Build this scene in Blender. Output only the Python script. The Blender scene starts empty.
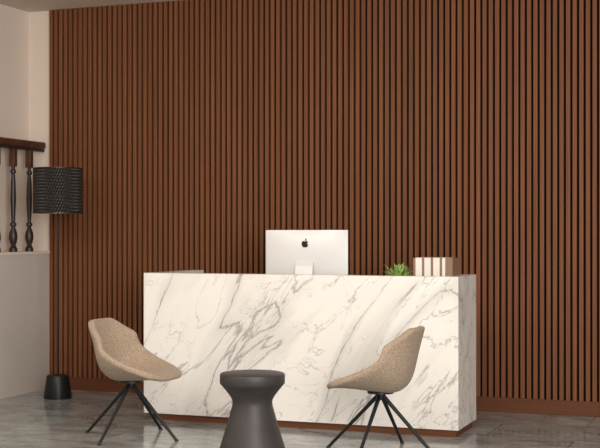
import bpy, bmesh, math, random
from mathutils import Vector, Matrix
random.seed(4)
S = bpy.context.scene
C = S.collection

# ---------------------------------------------------------------- helpers
def new_mat(name):
    m = bpy.data.materials.new(name); m.use_nodes = True
    nt = m.node_tree
    return m, nt, nt.nodes["Principled BSDF"]

def simple(name, col, rough=0.5, metal=0.0, noise=0.06, nscale=6, bump=0.0, bscale=60, spec=0.5):
    m, nt, b = new_mat(name)
    b.inputs["Roughness"].default_value = rough
    b.inputs["Metallic"].default_value = metal
    b.inputs["Specular IOR Level"].default_value = spec
    tc = nt.nodes.new("ShaderNodeTexCoord")
    n = nt.nodes.new("ShaderNodeTexNoise"); n.inputs["Scale"].default_value = nscale
    n.inputs["Detail"].default_value = 5
    nt.links.new(tc.outputs["Object"], n.inputs["Vector"])
    r = nt.nodes.new("ShaderNodeValToRGB")
    r.color_ramp.elements[0].position = .3; r.color_ramp.elements[1].position = .7
    r.color_ramp.elements[0].color = (*[c*(1-noise) for c in col], 1)
    r.color_ramp.elements[1].color = (*[min(1, c*(1+noise)) for c in col], 1)
    nt.links.new(n.outputs["Fac"], r.inputs["Fac"])
    nt.links.new(r.outputs["Color"], b.inputs["Base Color"])
    if bump:
        n2 = nt.nodes.new("ShaderNodeTexNoise"); n2.inputs["Scale"].default_value = bscale
        nt.links.new(tc.outputs["Object"], n2.inputs["Vector"])
        bp = nt.nodes.new("ShaderNodeBump"); bp.inputs["Strength"].default_value = bump
        bp.inputs["Distance"].default_value = .01
        nt.links.new(n2.outputs["Fac"], bp.inputs["Height"])
        nt.links.new(bp.outputs["Normal"], b.inputs["Normal"])
    return m

def obj_from_bm(name, bm, mats, parent=None, smooth=False, loc=(0, 0, 0)):
    bmesh.ops.recalc_face_normals(bm, faces=bm.faces)
    me = bpy.data.meshes.new(name); bm.to_mesh(me); bm.free()
    for m in (mats if isinstance(mats, (list, tuple)) else [mats]): me.materials.append(m)
    if smooth:
        for p in me.polygons: p.use_smooth = True
    o = bpy.data.objects.new(name, me); C.objects.link(o)
    o.location = loc
    if parent: o.parent = parent
    return o

def add_box(bm, x0, x1, y0, y1, z0, z1, mi=0):
    vs = [bm.verts.new((x, y, z)) for z in (z0, z1) for y in (y0, y1) for x in (x0, x1)]
    for f in [(0, 1, 3, 2), (4, 6, 7, 5), (0, 4, 5, 1), (2, 3, 7, 6), (0, 2, 6, 4), (1, 5, 7, 3)]:
        fc = bm.faces.new([vs[i] for i in f]); fc.material_index = mi

def box(name, x0, x1, y0, y1, z0, z1, mat, parent=None, bevel=0):
    bm = bmesh.new(); add_box(bm, x0, x1, y0, y1, z0, z1)
    o = obj_from_bm(name, bm, mat, parent)
    if bevel:
        b = o.modifiers.new("bevel", "BEVEL"); b.width = bevel; b.segments = 3
    return o

def lathe_bm(bm, prof, segs=48, mi=0, cx=0, cy=0):
    rings = []
    for r, z in prof:
        if r < 1e-5: rings.append([bm.verts.new((cx, cy, z))])
        else: rings.append([bm.verts.new((cx+r*math.cos(2*math.pi*i/segs), cy+r*math.sin(2*math.pi*i/segs), z)) for i in range(segs)])
    for a, b in zip(rings, rings[1:]):
        for i in range(segs):
            j = (i+1) % segs
            if len(a) == 1: f = bm.faces.new([a[0], b[j], b[i]])
            elif len(b) == 1: f = bm.faces.new([a[i], a[j], b[0]])
            else: f = bm.faces.new([a[i], a[j], b[j], b[i]])
            f.material_index = mi

def lathe(name, prof, mat, parent=None, segs=48, smooth=True, loc=(0, 0, 0), sharp=35):
    bm = bmesh.new(); lathe_bm(bm, prof, segs)
    o = obj_from_bm(name, bm, mat, parent, smooth, loc)
    if smooth:
        o.data.set_sharp_from_angle(angle=math.radians(sharp))
    return o

def tube_bm(bm, p0, p1, r0, r1, segs=12):
    p0 = Vector(p0); p1 = Vector(p1); d = (p1-p0).normalized()
    q = d.to_track_quat('Z', 'Y').to_matrix()
    R = []
    for p, r in ((p0, r0), (p1, r1)):
        R.append([bm.verts.new(p+q@Vector((r*math.cos(2*math.pi*i/segs), r*math.sin(2*math.pi*i/segs), 0))) for i in range(segs)])
    for i in range(segs):
        j = (i+1) % segs; bm.faces.new([R[0][i], R[0][j], R[1][j], R[1][i]])
    bm.faces.new(R[0][::-1]); bm.faces.new(R[1])

def tube(name, p0, p1, r0, r1, mat, parent=None):
    bm = bmesh.new(); tube_bm(bm, p0, p1, r0, r1)
    o = obj_from_bm(name, bm, mat, parent, True)
    o.data.set_sharp_from_angle(angle=math.radians(50))
    return o

def empty(name, loc, rz=0):
    e = bpy.data.objects.new(name, None); e.location = loc; e.rotation_euler = (0, 0, rz)
    e.empty_display_size = .1
    C.objects.link(e); return e

# ---------------------------------------------------------------- materials
M_wall = simple("wall_paint", (.77, .665, .58), .85, noise=.02, nscale=2, bump=.05)
M_wall_low = simple("wall_paint_low", (.585, .53, .483), .85, noise=.03, nscale=3, bump=.08)
M_ceil = simple("ceiling_paint", (.66, .565, .485), .9, noise=.02)
M_black = simple("black_metal", (.012, .012, .013), .4, .3)
M_gap = simple("felt_backing", (.007, .004, .003), .95, spec=.1)
M_gold = simple("gold_lining", (.55, .36, .12), .35, .9)
M_darktable = simple("charcoal_table", (.038, .032, .033), .5, noise=.15, nscale=9, bump=.12, bscale=40)
M_alu = simple("aluminium", (.76, .76, .755), .4, .15, noise=.01)
M_screen = simple("screen_glass", (.01, .01, .012), .1)
M_logo = simple("logo_black", (.01, .01, .01), .25)
M_worktop = simple("worktop", (.55, .50, .45), .5)
M_white = simple("paper_white", (.76, .73, .67), .7)
M_tan = simple("kraft_board", (.24, .155, .092), .7)
M_leaf = simple("succulent_leaf", (.31, .47, .13), .5, noise=.35, nscale=25)
M_pot = simple("pot_ceramic", (.6, .58, .54), .4)
M_railwood = simple("rail_wood", (.09, .034, .017), .35, noise=.35, nscale=12)
M_balblack = simple("baluster_iron", (.028, .018, .015), .4)

def wood_mat(name, c1, c2, rough, zs=.6, perslat=None, horiz=False):
    m, nt, b = new_mat(name)
    L = nt.links.new
    tc = nt.nodes.new("ShaderNodeTexCoord")
    mp = nt.nodes.new("ShaderNodeMapping")
    mp.inputs["Scale"].default_value = (zs, 60, 60) if horiz else (60, 60, zs)
    L(tc.outputs["Object"], mp.inputs["Vector"])
    n = nt.nodes.new("ShaderNodeTexNoise"); n.inputs["Scale"].default_value = 2.2; n.inputs["Detail"].default_value = 6
    L(mp.outputs["Vector"], n.inputs["Vector"])
    r = nt.nodes.new("ShaderNodeValToRGB")
    r.color_ramp.elements[0].position = .3; r.color_ramp.elements[1].position = .7
    r.color_ramp.elements[0].color = (*c1, 1); r.color_ramp.elements[1].color = (*c2, 1)
    L(n.outputs["Fac"], r.inputs["Fac"])
    out = r.outputs["Color"]
    if perslat:
        sx = nt.nodes.new("ShaderNodeSeparateXYZ"); L(tc.outputs["Object"], sx.inputs[0])
        dv = nt.nodes.new("ShaderNodeMath"); dv.operation = 'DIVIDE'; dv.inputs[1].default_value = perslat
        L(sx.outputs["X"], dv.inputs[0])
        fl = nt.nodes.new("ShaderNodeMath"); fl.operation = 'FLOOR'; L(dv.outputs[0], fl.inputs[0])
        wn = nt.nodes.new("ShaderNodeTexWhiteNoise"); wn.noise_dimensions = '1D'; L(fl.outputs[0], wn.inputs["W"])
        mr = nt.nodes.new("ShaderNodeMapRange"); mr.inputs["To Min"].default_value = .9; mr.inputs["To Max"].default_value = 1.08
        L(wn.outputs["Value"], mr.inputs["Value"])
        hs = nt.nodes.new("ShaderNodeHueSaturation"); L(mr.outputs[0], hs.inputs["Value"]); L(out, hs.inputs["Color"])
        out = hs.outputs["Color"]
    L(out, b.inputs["Base Color"])
    b.inputs["Roughness"].default_value = rough
    b.inputs["Specular IOR Level"].default_value = .25
    return m

PITCH = .050
M_slat = wood_mat("walnut_slat", (.145, .053, .022), (.238, .089, .037), .6, perslat=PITCH)
M_base = wood_mat("baseboard_wood", (.105, .037, .016), (.16, .057, .025), .5, horiz=True)

# marble
def marble():
    m, nt, b = new_mat("white_marble"); L = nt.links.new
    tc = nt.nodes.new("ShaderNodeTexCoord")
    rot = nt.nodes.new("ShaderNodeMapping"); rot.inputs["Rotation"].default_value = (0, math.radians(50), math.radians(12))
    L(tc.outputs["Object"], rot.inputs["Vector"])
    def ridge(scale, sx, dist, det, width, off, rough=.55):
        mp = nt.nodes.new("ShaderNodeMapping"); mp.inputs["Scale"].default_value = (sx, 1, 1); mp.inputs["Location"].default_value = off
        L(rot.outputs["Vector"], mp.inputs["Vector"])
        n = nt.nodes.new("ShaderNodeTexNoise"); n.inputs["Scale"].default_value = scale
        n.inputs["Detail"].default_value = det; n.inputs["Distortion"].default_value = dist
        n.inputs["Roughness"].default_value = rough
        L(mp.outputs["Vector"], n.inputs["Vector"])
        s = nt.nodes.new("ShaderNodeMath"); s.operation = 'SUBTRACT'; s.inputs[1].default_value = .5; L(n.outputs["Fac"], s.inputs[0])
        a = nt.nodes.new("ShaderNodeMath"); a.operation = 'ABSOLUTE'; L(s.outputs[0], a.inputs[0])
        mr = nt.nodes.new("ShaderNodeMapRange"); mr.inputs["From Min"].default_value = 0; mr.inputs["From Max"].default_value = width
        mr.inputs["To Min"].default_value = 1; mr.inputs["To Max"].default_value = 0; L(a.outputs[0], mr.inputs["Value"])
        return mr.outputs[0]
    def mask(scale, lo, hi, off):
        mp = nt.nodes.new("ShaderNodeMapping"); mp.inputs["Scale"].default_value = (.4, 1, 1); mp.inputs["Location"].default_value = off
        L(rot.outputs["Vector"], mp.inputs["Vector"])
        n = nt.nodes.new("ShaderNodeTexNoise"); n.inputs["Scale"].default_value = scale; n.inputs["Detail"].default_value = 3
        L(mp.outputs["Vector"], n.inputs["Vector"])
        mr = nt.nodes.new("ShaderNodeMapRange"); mr.inputs["From Min"].default_value = lo; mr.inputs["From Max"].default_value = hi
        L(n.outputs["Fac"], mr.inputs["Value"]); return mr.outputs[0]
    def mul(a, bb):
        x = nt.nodes.new("ShaderNodeMath"); x.operation = 'MULTIPLY'; L(a, x.inputs[0])
        if isinstance(bb, float): x.inputs[1].default_value = bb
        else: L(bb, x.inputs[1])
        return x.outputs[0]
    def mx(a, bb):
        x = nt.nodes.new("ShaderNodeMath"); x.operation = 'MAXIMUM'; L(a, x.inputs[0]); L(bb, x.inputs[1]); return x.outputs[0]
    v1 = mul(mul(ridge(1.8, .24, .9, 7, .012, (1, 0, 0), .54), mask(2.0, .30, .44, (3, 2, 1))), .82)
    v2 = mul(mul(ridge(3.6, .26, .9, 6, .010, (5, 1, 2), .54), mask(2.6, .40, .55, (7, 1, 4))), .66)
    v4 = mul(mul(ridge(2.6, .8, 1.1, 7, .005, (9, 4, 2), .56), mask(2.4, .43, .60, (1, 8, 4))), .58)
    v3 = mul(mul(ridge(1.8, .24, .9, 4, .10, (1, 0, 0), .54), mask(2.0, .36, .56, (3, 2, 1))), .26)
    v = mx(mx(mx(v1, v2), v3), v4)
    mixn = nt.nodes.new("ShaderNodeMix"); mixn.data_type = 'RGBA'
    mixn.inputs["A"].default_value = (.86, .828, .785, 1); mixn.inputs["B"].default_value = (.22, .21, .206, 1)
    L(v, mixn.inputs["Factor"]); L(mixn.outputs["Result"], b.inputs["Base Color"])
    b.inputs["Roughness"].default_value = .3
    return m
M_marble = marble()

# floor
def floor_mat():
    m, nt, b = new_mat("stone_tile_floor"); L = nt.links.new
    tc = nt.nodes.new("ShaderNodeTexCoord")
    br = nt.nodes.new("ShaderNodeTexBrick")
    br.inputs["Scale"].default_value = 1; br.inputs["Brick Width"].default_value = 1.2; br.inputs["Row Height"].default_value = .6
    br.inputs["Mortar Size"].default_value = .005; br.inputs["Color1"].default_value = (.335, .36, .35, 1)
    br.inputs["Color2"].default_value = (.27, .292, .285, 1); br.inputs["Mortar"].default_value = (.13, .135, .13, 1)
    L(tc.outputs["Object"], br.inputs["Vector"])
    mp = nt.nodes.new("ShaderNodeMapping"); mp.inputs["Scale"].default_value = (1, 1.8, 1); mp.inputs["Rotation"].default_value = (0, 0, .5)
    L(tc.outputs["Object"], mp.inputs["Vector"])
    n = nt.nodes.new("ShaderNodeTexNoise"); n.inputs["Scale"].default_value = 2.6; n.inputs["Detail"].default_value = 9
    n.inputs["Roughness"].default_value = .66; n.inputs["Distortion"].default_value = .8
    L(mp.outputs["Vector"], n.inputs["Vector"])
    r = nt.nodes.new("ShaderNodeValToRGB")
    r.color_ramp.elements[0].position = .36; r.color_ramp.elements[0].color = (.58, .58, .58, 1)
    r.color_ramp.elements[1].position = .64; r.color_ramp.elements[1].color = (1.25, 1.25, 1.25, 1)
    L(n.outputs["Fac"], r.inputs["Fac"])
    mxn = nt.nodes.new("ShaderNodeMix"); mxn.data_type = 'RGBA'; mxn.blend_type = 'MULTIPLY'; mxn.inputs["Factor"].default_value = 1
    L(br.outputs["Color"], mxn.inputs["A"]); L(r.outputs["Color"], mxn.inputs["B"])
    n2 = nt.nodes.new("ShaderNodeTexNoise"); n2.inputs["Scale"].default_value = 1.6; n2.inputs["Detail"].default_value = 8; n2.inputs["Distortion"].default_value = 1.2
    L(mp.outputs["Vector"], n2.inputs["Vector"])
    s = nt.nodes.new("ShaderNodeMath"); s.operation = 'SUBTRACT'; s.inputs[1].default_value = .5; L(n2.outputs["Fac"], s.inputs[0])
    a = nt.nodes.new("ShaderNodeMath"); a.operation = 'ABSOLUTE'; L(s.outputs[0], a.inputs[0])
    mr = nt.nodes.new("ShaderNodeMapRange"); mr.inputs["From Max"].default_value = .02; mr.inputs["To Min"].default_value = .4; mr.inputs["To Max"].default_value = 0
    L(a.outputs[0], mr.inputs["Value"])
    mv = nt.nodes.new("ShaderNodeMix"); mv.data_type = 'RGBA'; mv.inputs["B"].default_value = (.47, .49, .48, 1)
    L(mr.outputs[0], mv.inputs["Factor"]); L(mxn.outputs["Result"], mv.inputs["A"])
    L(mv.outputs["Result"], b.inputs["Base Color"])
    b.inputs["Roughness"].default_value = .13
    b.inputs["Specular IOR Level"].default_value = .5
    return m
M_floor = floor_mat()

def fabric():
    m, nt, b = new_mat("beige_tweed"); L = nt.links.new
    tc = nt.nodes.new("ShaderNodeTexCoord")
    n = nt.nodes.new("ShaderNodeTexNoise"); n.inputs["Scale"].default_value = 150; n.inputs["Detail"].default_value = 4
    L(tc.outputs["Object"], n.inputs["Vector"])
    r = nt.nodes.new("ShaderNodeValToRGB")
    r.color_ramp.elements[0].position = .37; r.color_ramp.elements[0].color = (.25, .182, .128, 1)
    r.color_ramp.elements[1].position = .63; r.color_ramp.elements[1].color = (.47, .36, .267, 1)
    L(n.outputs["Fac"], r.inputs["Fac"]); L(r.outputs["Color"], b.inputs["Base Color"])
    bp = nt.nodes.new("ShaderNodeBump"); bp.inputs["Strength"].default_value = .4; bp.inputs["Distance"].default_value = .004
    L(n.outputs["Fac"], bp.inputs["Height"]); L(bp.outputs["Normal"], b.inputs["Normal"])
    b.inputs["Roughness"].default_value = .95; b.inputs["Sheen Weight"].default_value = .1
    return m
M_fabric = fabric()
M_shade = simple("woven_black_shade", (.016, .013, .011), .5, noise=.3, nscale=40)

# ---------------------------------------------------------------- room shell
H = 3.41
XL = -6.03
box("floor", -6.8, 4, -2.5, 9.9, -.1, 0, M_floor)
box("ceiling", -6.8, 4, -2.5, 9.9, H, H+.1, M_ceil)
box("wall_back", -6.8, 4, 9.60, 9.9, 0, H, M_wall)
box("wall_left", -6.8, -6.27, -2.5, 9.60, 0, H, M_wall)
box("wall_left_lower", -6.27, XL, -2.5, 9.60, 0, 1.215, M_wall_low)
box("trim_1", -6.27, XL+.008, -2.5, 9.60, 1.215, 1.235, M_wall)

# slatted wall panel (mesh origin at its left edge so each slat keeps one tone)
bm = bmesh.new()
add_box(bm, 0, 8.03, 0, .012, 0, H, 1)
for k in range(160):
    x = k*PITCH+.003
    add_box(bm, x, x+.0315, -.026, 0, .112, H, 0)
obj_from_bm("slat_wall_panel", bm, [M_slat, M_gap], None, False, (XL, 9.588, 0))
box("baseboard_back", XL, 2.0, 9.548, 9.588, 0, .112, M_base, bevel=.003)

# ---------------------------------------------------------------- balustrade
bal = empty("stair_balustrade", (-6.12, 9.05, 1.235))
box("handrail", -.038, .038, -4.0, .545, .925, .985, M_railwood, bal, .014)
box("handrail_underside", -.024, .024, -4.0, .54, .898, .925, M_balblack, bal)
def baluster(i, y):
    p = [(0, 0), (.036, 0), (.036, .03), (.028, .04), (.020, .06), (.030, .085), (.038, .12), (.034, .165), (.020, .205), (.016, .22),
         (.027, .23), (.027, .25), (.016, .26), (.019, .32), (.025, .46), (.021, .60), (.015, .68), (.025, .69), (.025, .71), (.015, .72), (.018, .75)]
    bmx = bmesh.new(); lathe_bm(bmx, p, 24)
    for v in bmx.verts: v.co.y += y
    o = obj_from_bm("baluster_%d" % i, bmx, M_balblack, bal, True)
    o.data.set_sharp_from_angle(angle=math.radians(35))
    box("baluster_block_%d" % i, -.026, .026, y-.026, y+.026, .745, .898, M_railwood, bal, .004)
for i in range(12):
    baluster(i+1, .33-i*.25)

# ---------------------------------------------------------------- floor lamp
lamp = empty("floor_lamp", (-5.61, 9.03, 0))
lathe("base", [(0, 0), (.118, 0), (.120, .006), (.094, .185), (.088, .195), (0, .195)], M_black, lamp)
tube("pole", (0, 0, .19), (0, 0, 1.89), .009, .009, M_black, lamp)
bm = bmesh.new(); NS, NZ = 56, 14; rings = []
zs0, zs1 = 1.574, 1.944
for j in range(NZ*2+1):
    row = []
    for i in range(NS*2):
        inn = (i % 2 == 1) and (j % 2 == 1)
        r = .206-(.010 if inn else 0)
        a = math.pi*i/NS+(math.pi/NS if (j//2) % 2 else 0)
        row.append(bm.verts.new((r*math.cos(a), r*math.sin(a), zs0+(zs1-zs0)*j/(NZ*2))))
    rings.append(row)
for j in range(NZ*2):
    sh = 0
    if (j//2) % 2 != ((j+1)//2) % 2: sh = 1 if (j//2) % 2 else -1
    for i in range(NS*2):
        k = (i+sh) % (NS*2); k2 = (i+1+sh) % (NS*2); n2 = (i+1) % (NS*2)
        f = bm.faces.new([rings[j][i], rings[j][n2], rings[j+1][k2], rings[j+1][k]])
obj_from_bm("shade", bm, M_shade, lamp)
lathe("shade_rim_top", [(.199, 1.944), (.208, 1.944), (.208, 1.951), (.199, 1.951), (.199, 1.944)], M_black, lamp, 64)
lathe("shade_rim_bottom", [(.199, 1.567), (.208, 1.567), (.208, 1.574), (.199, 1.574), (.199, 1.567)], M_black, lamp, 64)
lathe("shade_lining", [(.195, 1.568), (.195, 1.947), (.193, 1.947), (.193, 1.568), (.195, 1.568)], M_gold, lamp, 64)
bm = bmesh.new()
for k in range(3):
    a = k*2*math.pi/3+.3
    tube_bm(bm, (0, 0, 1.87), (.193*math.cos(a), .193*math.sin(a), 1.89), .003, .003)
obj_from_bm("spider", bm, M_black, lamp)
lathe("bulb", [(0, 1.83), (.02, 1.83), (.022, 1.79), (.035, 1.75), (.03, 1.71), (0, 1.69)], M_white, lamp, 24)

# ---------------------------------------------------------------- reception desk
desk = empty("reception_desk", (-3.16, 8.23, 0))
HX = 1.2055
box("marble_front", -HX, HX, 0, .12, .05, 1.10, M_marble, desk)
box("marble_return_right", HX-.12, HX, .12, .555, .05, 1.10, M_marble, desk)
box("marble_return_left", -HX, -HX+.12, .12, .80, .05, 1.10, M_marble, desk)
bm = bmesh.new()
add_box(bm, -HX+.10, HX-.02, .02, .10, 0, .05)
add_box(bm, HX-.10, HX-.02, .10, .53, 0, .05)
add_box(bm, -HX+.02, -HX+.10, .10, .78, 0, .05)
obj_from_bm("plinth", bm, M_base, desk)
box("worktop", -HX+.12, HX-.12, .12, .76, .88, .92, M_worktop, desk)
box("drawer_unit", HX-.55, HX-.14, .14, .55, 0, .88, M_worktop, desk)

# ---------------------------------------------------------------- desktop computer
pc = empty("desktop_computer", (-3.182, 8.56, .92))
bm = bmesh.new()
W, Ht, z0 = .325, .415, .087
nx, nz = 24, 16
def rr(a, b_):
    return .006 + .030*max(0, (1-abs(a)**2.6))*max(0, (1-abs(b_)**2.6))
gridb = [[None]*(nz+1) for _ in range(nx+1)]; gridf = [[None]*(nz+1) for _ in range(nx+1)]
for i in range(nx+1):
    for j in range(nz+1):
        a = -1+2*i/nx; b_ = -1+2*j/nz
        X = a*W; Z = z0+Ht/2+b_*Ht/2
        gridb[i][j] = bm.verts.new((X, -rr(a, b_), Z)); gridf[i][j] = bm.verts.new((X, 0.0, Z))
for i in range(nx):
    for j in range(nz):
        bm.faces.new([gridb[i][j], gridb[i+1][j], gridb[i+1][j+1], gridb[i][j+1]])
        bm.faces.new([gridf[i][j], gridf[i][j+1], gridf[i+1][j+1], gridf[i+1][j]])
for i in range(nx):
    bm.faces.new([gridb[i][0], gridf[i][0], gridf[i+1][0], gridb[i+1][0]])
    bm.faces.new([gridb[i][nz], gridb[i+1][nz], gridf[i+1][nz], gridf[i][nz]])
for j in range(nz):
    bm.faces.new([gridb[0][j], gridb[0][j+1], gridf[0][j+1], gridf[0][j]])
    bm.faces.new([gridb[nx][j], gridf[nx][j], gridf[nx][j+1], gridb[nx][j+1]])
o = obj_from_bm("display_body", bm, M_alu, pc, True); o.data.set_sharp_from_angle(angle=math.radians(50))
box("screen", -W+.004, W-.004, 0, .002, z0+.07, z0+Ht-.004, M_screen, pc)
bm = bmesh.new()
path = [(.10, .004), (-.055, .004), (-.075, .02), (-.078, .05), (-.070, .14), (-.052, .235), (-.036, .27)]
L_, R_ = [], []
for k, (y, z) in enumerate(path):
    hw = .095 if k < 3 else .068
    t = .004
    L_.append([bm.verts.new((-hw, y-t, z+ (t if k < 2 else 0))), bm.verts.new((-hw, y+t, z-(t if k < 2 else 0)))])
    R_.append([bm.verts.new((hw, y-t, z+(t if k < 2 else 0))), bm.verts.new((hw, y+t, z-(t if k < 2 else 0)))])
for k in range(len(path)-1):
    for s in (0, 1): bm.faces.new([L_[k][s], R_[k][s], R_[k+1][s], L_[k+1][s]])
    bm.faces.new([L_[k][0], L_[k][1], L_[k+1][1], L_[k+1][0]]); bm.faces.new([R_[k][0], R_[k][1], R_[k+1][1], R_[k+1][0]])
bm.faces.new([L_[0][0], R_[0][0], R_[0][1], L_[0][1]]); bm.faces.new([L_[-1][0], R_[-1][0], R_[-1][1], L_[-1][1]])
obj_from_bm("stand", bm, M_alu, pc)
bm = bmesh.new()
body = [(0, .30), (-.18, .40), (-.40, .34), (-.50, .08), (-.44, -.26), (-.27, -.50), (-.12, -.52), (0, -.46), (.12, -.52), (.27, -.50), (.41, -.28), (.46, -.15), (.33, -.04), (.30, .12), (.42, .28), (.30, .39), (.14, .38)]
leaf = [(0, .42), (.01, .58), (.17, .75), (.18, .60), (.10, .47)]
s = .052
for pts in (body, leaf):
    f = [bm.verts.new((a*s, -.0375, .40+b_*s)) for a, b_ in pts]; g = [bm.verts.new((a*s, -.0300, .40+b_*s)) for a, b_ in pts]
    bm.faces.new(f); bm.faces.new(g[::-1])
    for i in range(len(f)):
        j = (i+1) % len(f); bm.faces.new([f[i], g[i], g[j], f[j]])
obj_from_bm("emblem", bm, M_logo, pc)

# ---------------------------------------------------------------- binders in a tan box file
bk = bmesh.new()
x = 0
for i, (w, h, mi) in enumerate([(.018, .304, 1), (.046, .306, 0), (.018, .304, 1), (.046, .306, 0), (.018, .304, 1), (.046, .306, 0), (.018, .304, 1), (.022, .306, 0), (.052, .304, 1)]):
    add_box(bk, x, x+w, -.11, .11, 0, h, mi); x += w
o = obj_from_bm("binder_row", bk, [M_white, M_tan], None, False, (-2.318, 8.50, .92))

# ---------------------------------------------------------------- succulent
pl = empty("potted_succulent", (-2.458, 8.49, .92))
lathe("pot", [(0, 0), (.042, 0), (.055, .12), (.058, .135), (.050, .135), (.046, .12), (0, .12)], M_pot, pl)
bm = bmesh.new()
for ring, (n, tilt, ln) in enumerate([(11, 66, .165), (10, 48, .165), (9, 30, .165), (6, 12, .155)]):
    for k in range(n):
        az = 2*math.pi*(k+.5*ring)/n + random.uniform(-.12, .12); tl = math.radians(tilt+random.uniform(-6, 6))
        ll = ln*random.uniform(.85, 1.08)
        prev = None
        for st in range(7):
            t = st/6
            w = .021*math.sin(math.pi*min(1, .18+.82*t))**.7 if t < 1 else 0.0005
            ang = tl*(.75+.35*t)
            r = .008+ll*t*math.sin(ang)*.88; z = .12+ll*t*math.cos(ang)
            cxy = Vector((math.cos(az)*r, math.sin(az)*r, z)); sd = Vector((-math.sin(az), math.cos(az), 0))
            nrm = Vector((-math.cos(az)*math.cos(ang), -math.sin(az)*math.cos(ang), math.sin(ang)))
            cur = [bm.verts.new(cxy-sd*w+nrm*.003), bm.verts.new(cxy-nrm*.004*(1-t)), bm.verts.new(cxy+sd*w+nrm*.003), bm.verts.new(cxy+nrm*.003*(1-t)+nrm*.001)]
            if prev:
                for q in range(4): bm.faces.new([prev[q], prev[(q+1) % 4], cur[(q+1) % 4], cur[q]])
            prev = cur
obj_from_bm("leaves", bm, M_leaf, pl, True)

# ---------------------------------------------------------------- side table (hourglass)
lathe("side_table", [(0, 0), (.212, 0), (.216, .006), (.214, .016), (.190, .095), (.166, .175), (.144, .250), (.130, .300), (.126, .325), (.129, .345), (.142, .368), (.170, .405), (.192, .432),
                     (.202, .442), (.207, .452), (.207, .500), (.203, .509), (.196, .512), (0, .512)], M_darktable, None, 96, loc=(-3.04, 7.19, 0), sharp=40)

# ---------------------------------------------------------------- lounge chairs
#        s      h     halfw  lift   fwd
CP = [(.330, .400, .150, .000, -.02),
      (.337, .428, .185, .004, -.03),
      (.295, .450, .215, .014, -.02),
      (.190, .452, .240, .048, 0),
      (.080, .440, .254, .100, 0),
      (-.020, .428, .262, .160, .01),
      (-.100, .426, .264, .205, .035),
      (-.148, .460, .262, .205, .075),
      (-.170, .535, .255, .160, .095),
      (-.188, .625, .240, .095, .090),
      (-.208, .710, .212, .038, .060),
      (-.226, .785, .168, .006, .030),
      (-.232, .812, .115, 0, .012)]
def chair(name, loc, rz, leg_rz):
    e = empty(name, loc, rz)
    bm = bmesh.new(); NU = 12; G = []
    for s, h, hw, lf, fw in CP:
        row = []
        for i in range(NU+1):
            a = -1+2*i/NU; w = abs(a)**2.2
            row.append(bm.verts.new((s+fw*w, a*hw*(1-.04*w), h+lf*w)))
        G.append(row)
    for k in range(len(G)-1):
        for i in range(NU): bm.faces.new([G[k][i], G[k][i+1], G[k+1][i+1], G[k+1][i]])
    o = obj_from_bm("seat_shell", bm, M_fabric, e, True)
    if o.data.polygons[NU*4+5].normal.z < 0: o.data.flip_normals()
    sm = o.modifiers.new("solid", "SOLIDIFY"); sm.thickness = .048; sm.offset = -1
    ss = o.modifiers.new("sub", "SUBSURF"); ss.levels = 2; ss.render_levels = 2
    d = leg_rz-rz
    lathe("hub", [(0, .335), (.026, .335), (.030, .345), (.030, .372), (.022, .376), (.085, .378), (.085, .392), (0, .392)], M_black, e, 32)
    for k in range(4):
        a = d+k*math.pi/2; c, s_ = math.cos(a), math.sin(a)
        tube("leg_%d" % (k+1), (.018*c, .018*s_, .362), (.368*c, .368*s_, .006), .014, .010, M_black, e)
        lathe("foot_%d" % (k+1), [(0, 0), (.014, 0), (.014, .008), (.010, .014), (0, .014)], M_black, e, 16, loc=(.368*c, .368*s_, 0))
    return e
chair("lounge_chair", (-4.064, 7.476, 0), math.radians(0), math.radians(-6))
chair("lounge_chair.001", (-2.294, 7.526, 0), math.radians(180), math.radians(-6))

# ---------------------------------------------------------------- lights
def area(name, loc, target, sx, sy, p, col):
    l = bpy.data.lights.new(name, 'AREA'); l.shape = 'RECTANGLE'; l.size = sx; l.size_y = sy; l.energy = p; l.color = col
    o = bpy.data.objects.new(name, l); C.objects.link(o); o.location = loc
    o.rotation_euler = (Vector(target)-Vector(loc)).to_track_quat('-Z', 'Y').to_euler()
area("ceiling_softbox", (-3.2, 5.2, 3.35), (-3.2, 6.2, 0), 5, 3, 225, (1, .94, .86))
area("right_fill_light", (1.5, 1.0, 2.2), (-4.2, 9, 1.2), 3, 2.4, 350, (1, .955, .895))  # added soft fill from camera right; no window is built there
w = bpy.data.worlds.new("World"); S.world = w; w.use_nodes = True
w.node_tree.nodes["Background"].inputs[0].default_value = (1, .965, .93, 1)
w.node_tree.nodes["Background"].inputs[1].default_value = .7

# ---------------------------------------------------------------- camera
cam = bpy.data.cameras.new("camera"); co = bpy.data.objects.new("camera", cam); C.objects.link(co)
cam.sensor_width = 36; cam.lens = 73.74; cam.shift_y = .015
co.location = (0, 0, 1.4); co.rotation_euler = (math.radians(90), 0, math.radians(20.7))
S.camera = co
S.view_settings.view_transform = 'Standard'
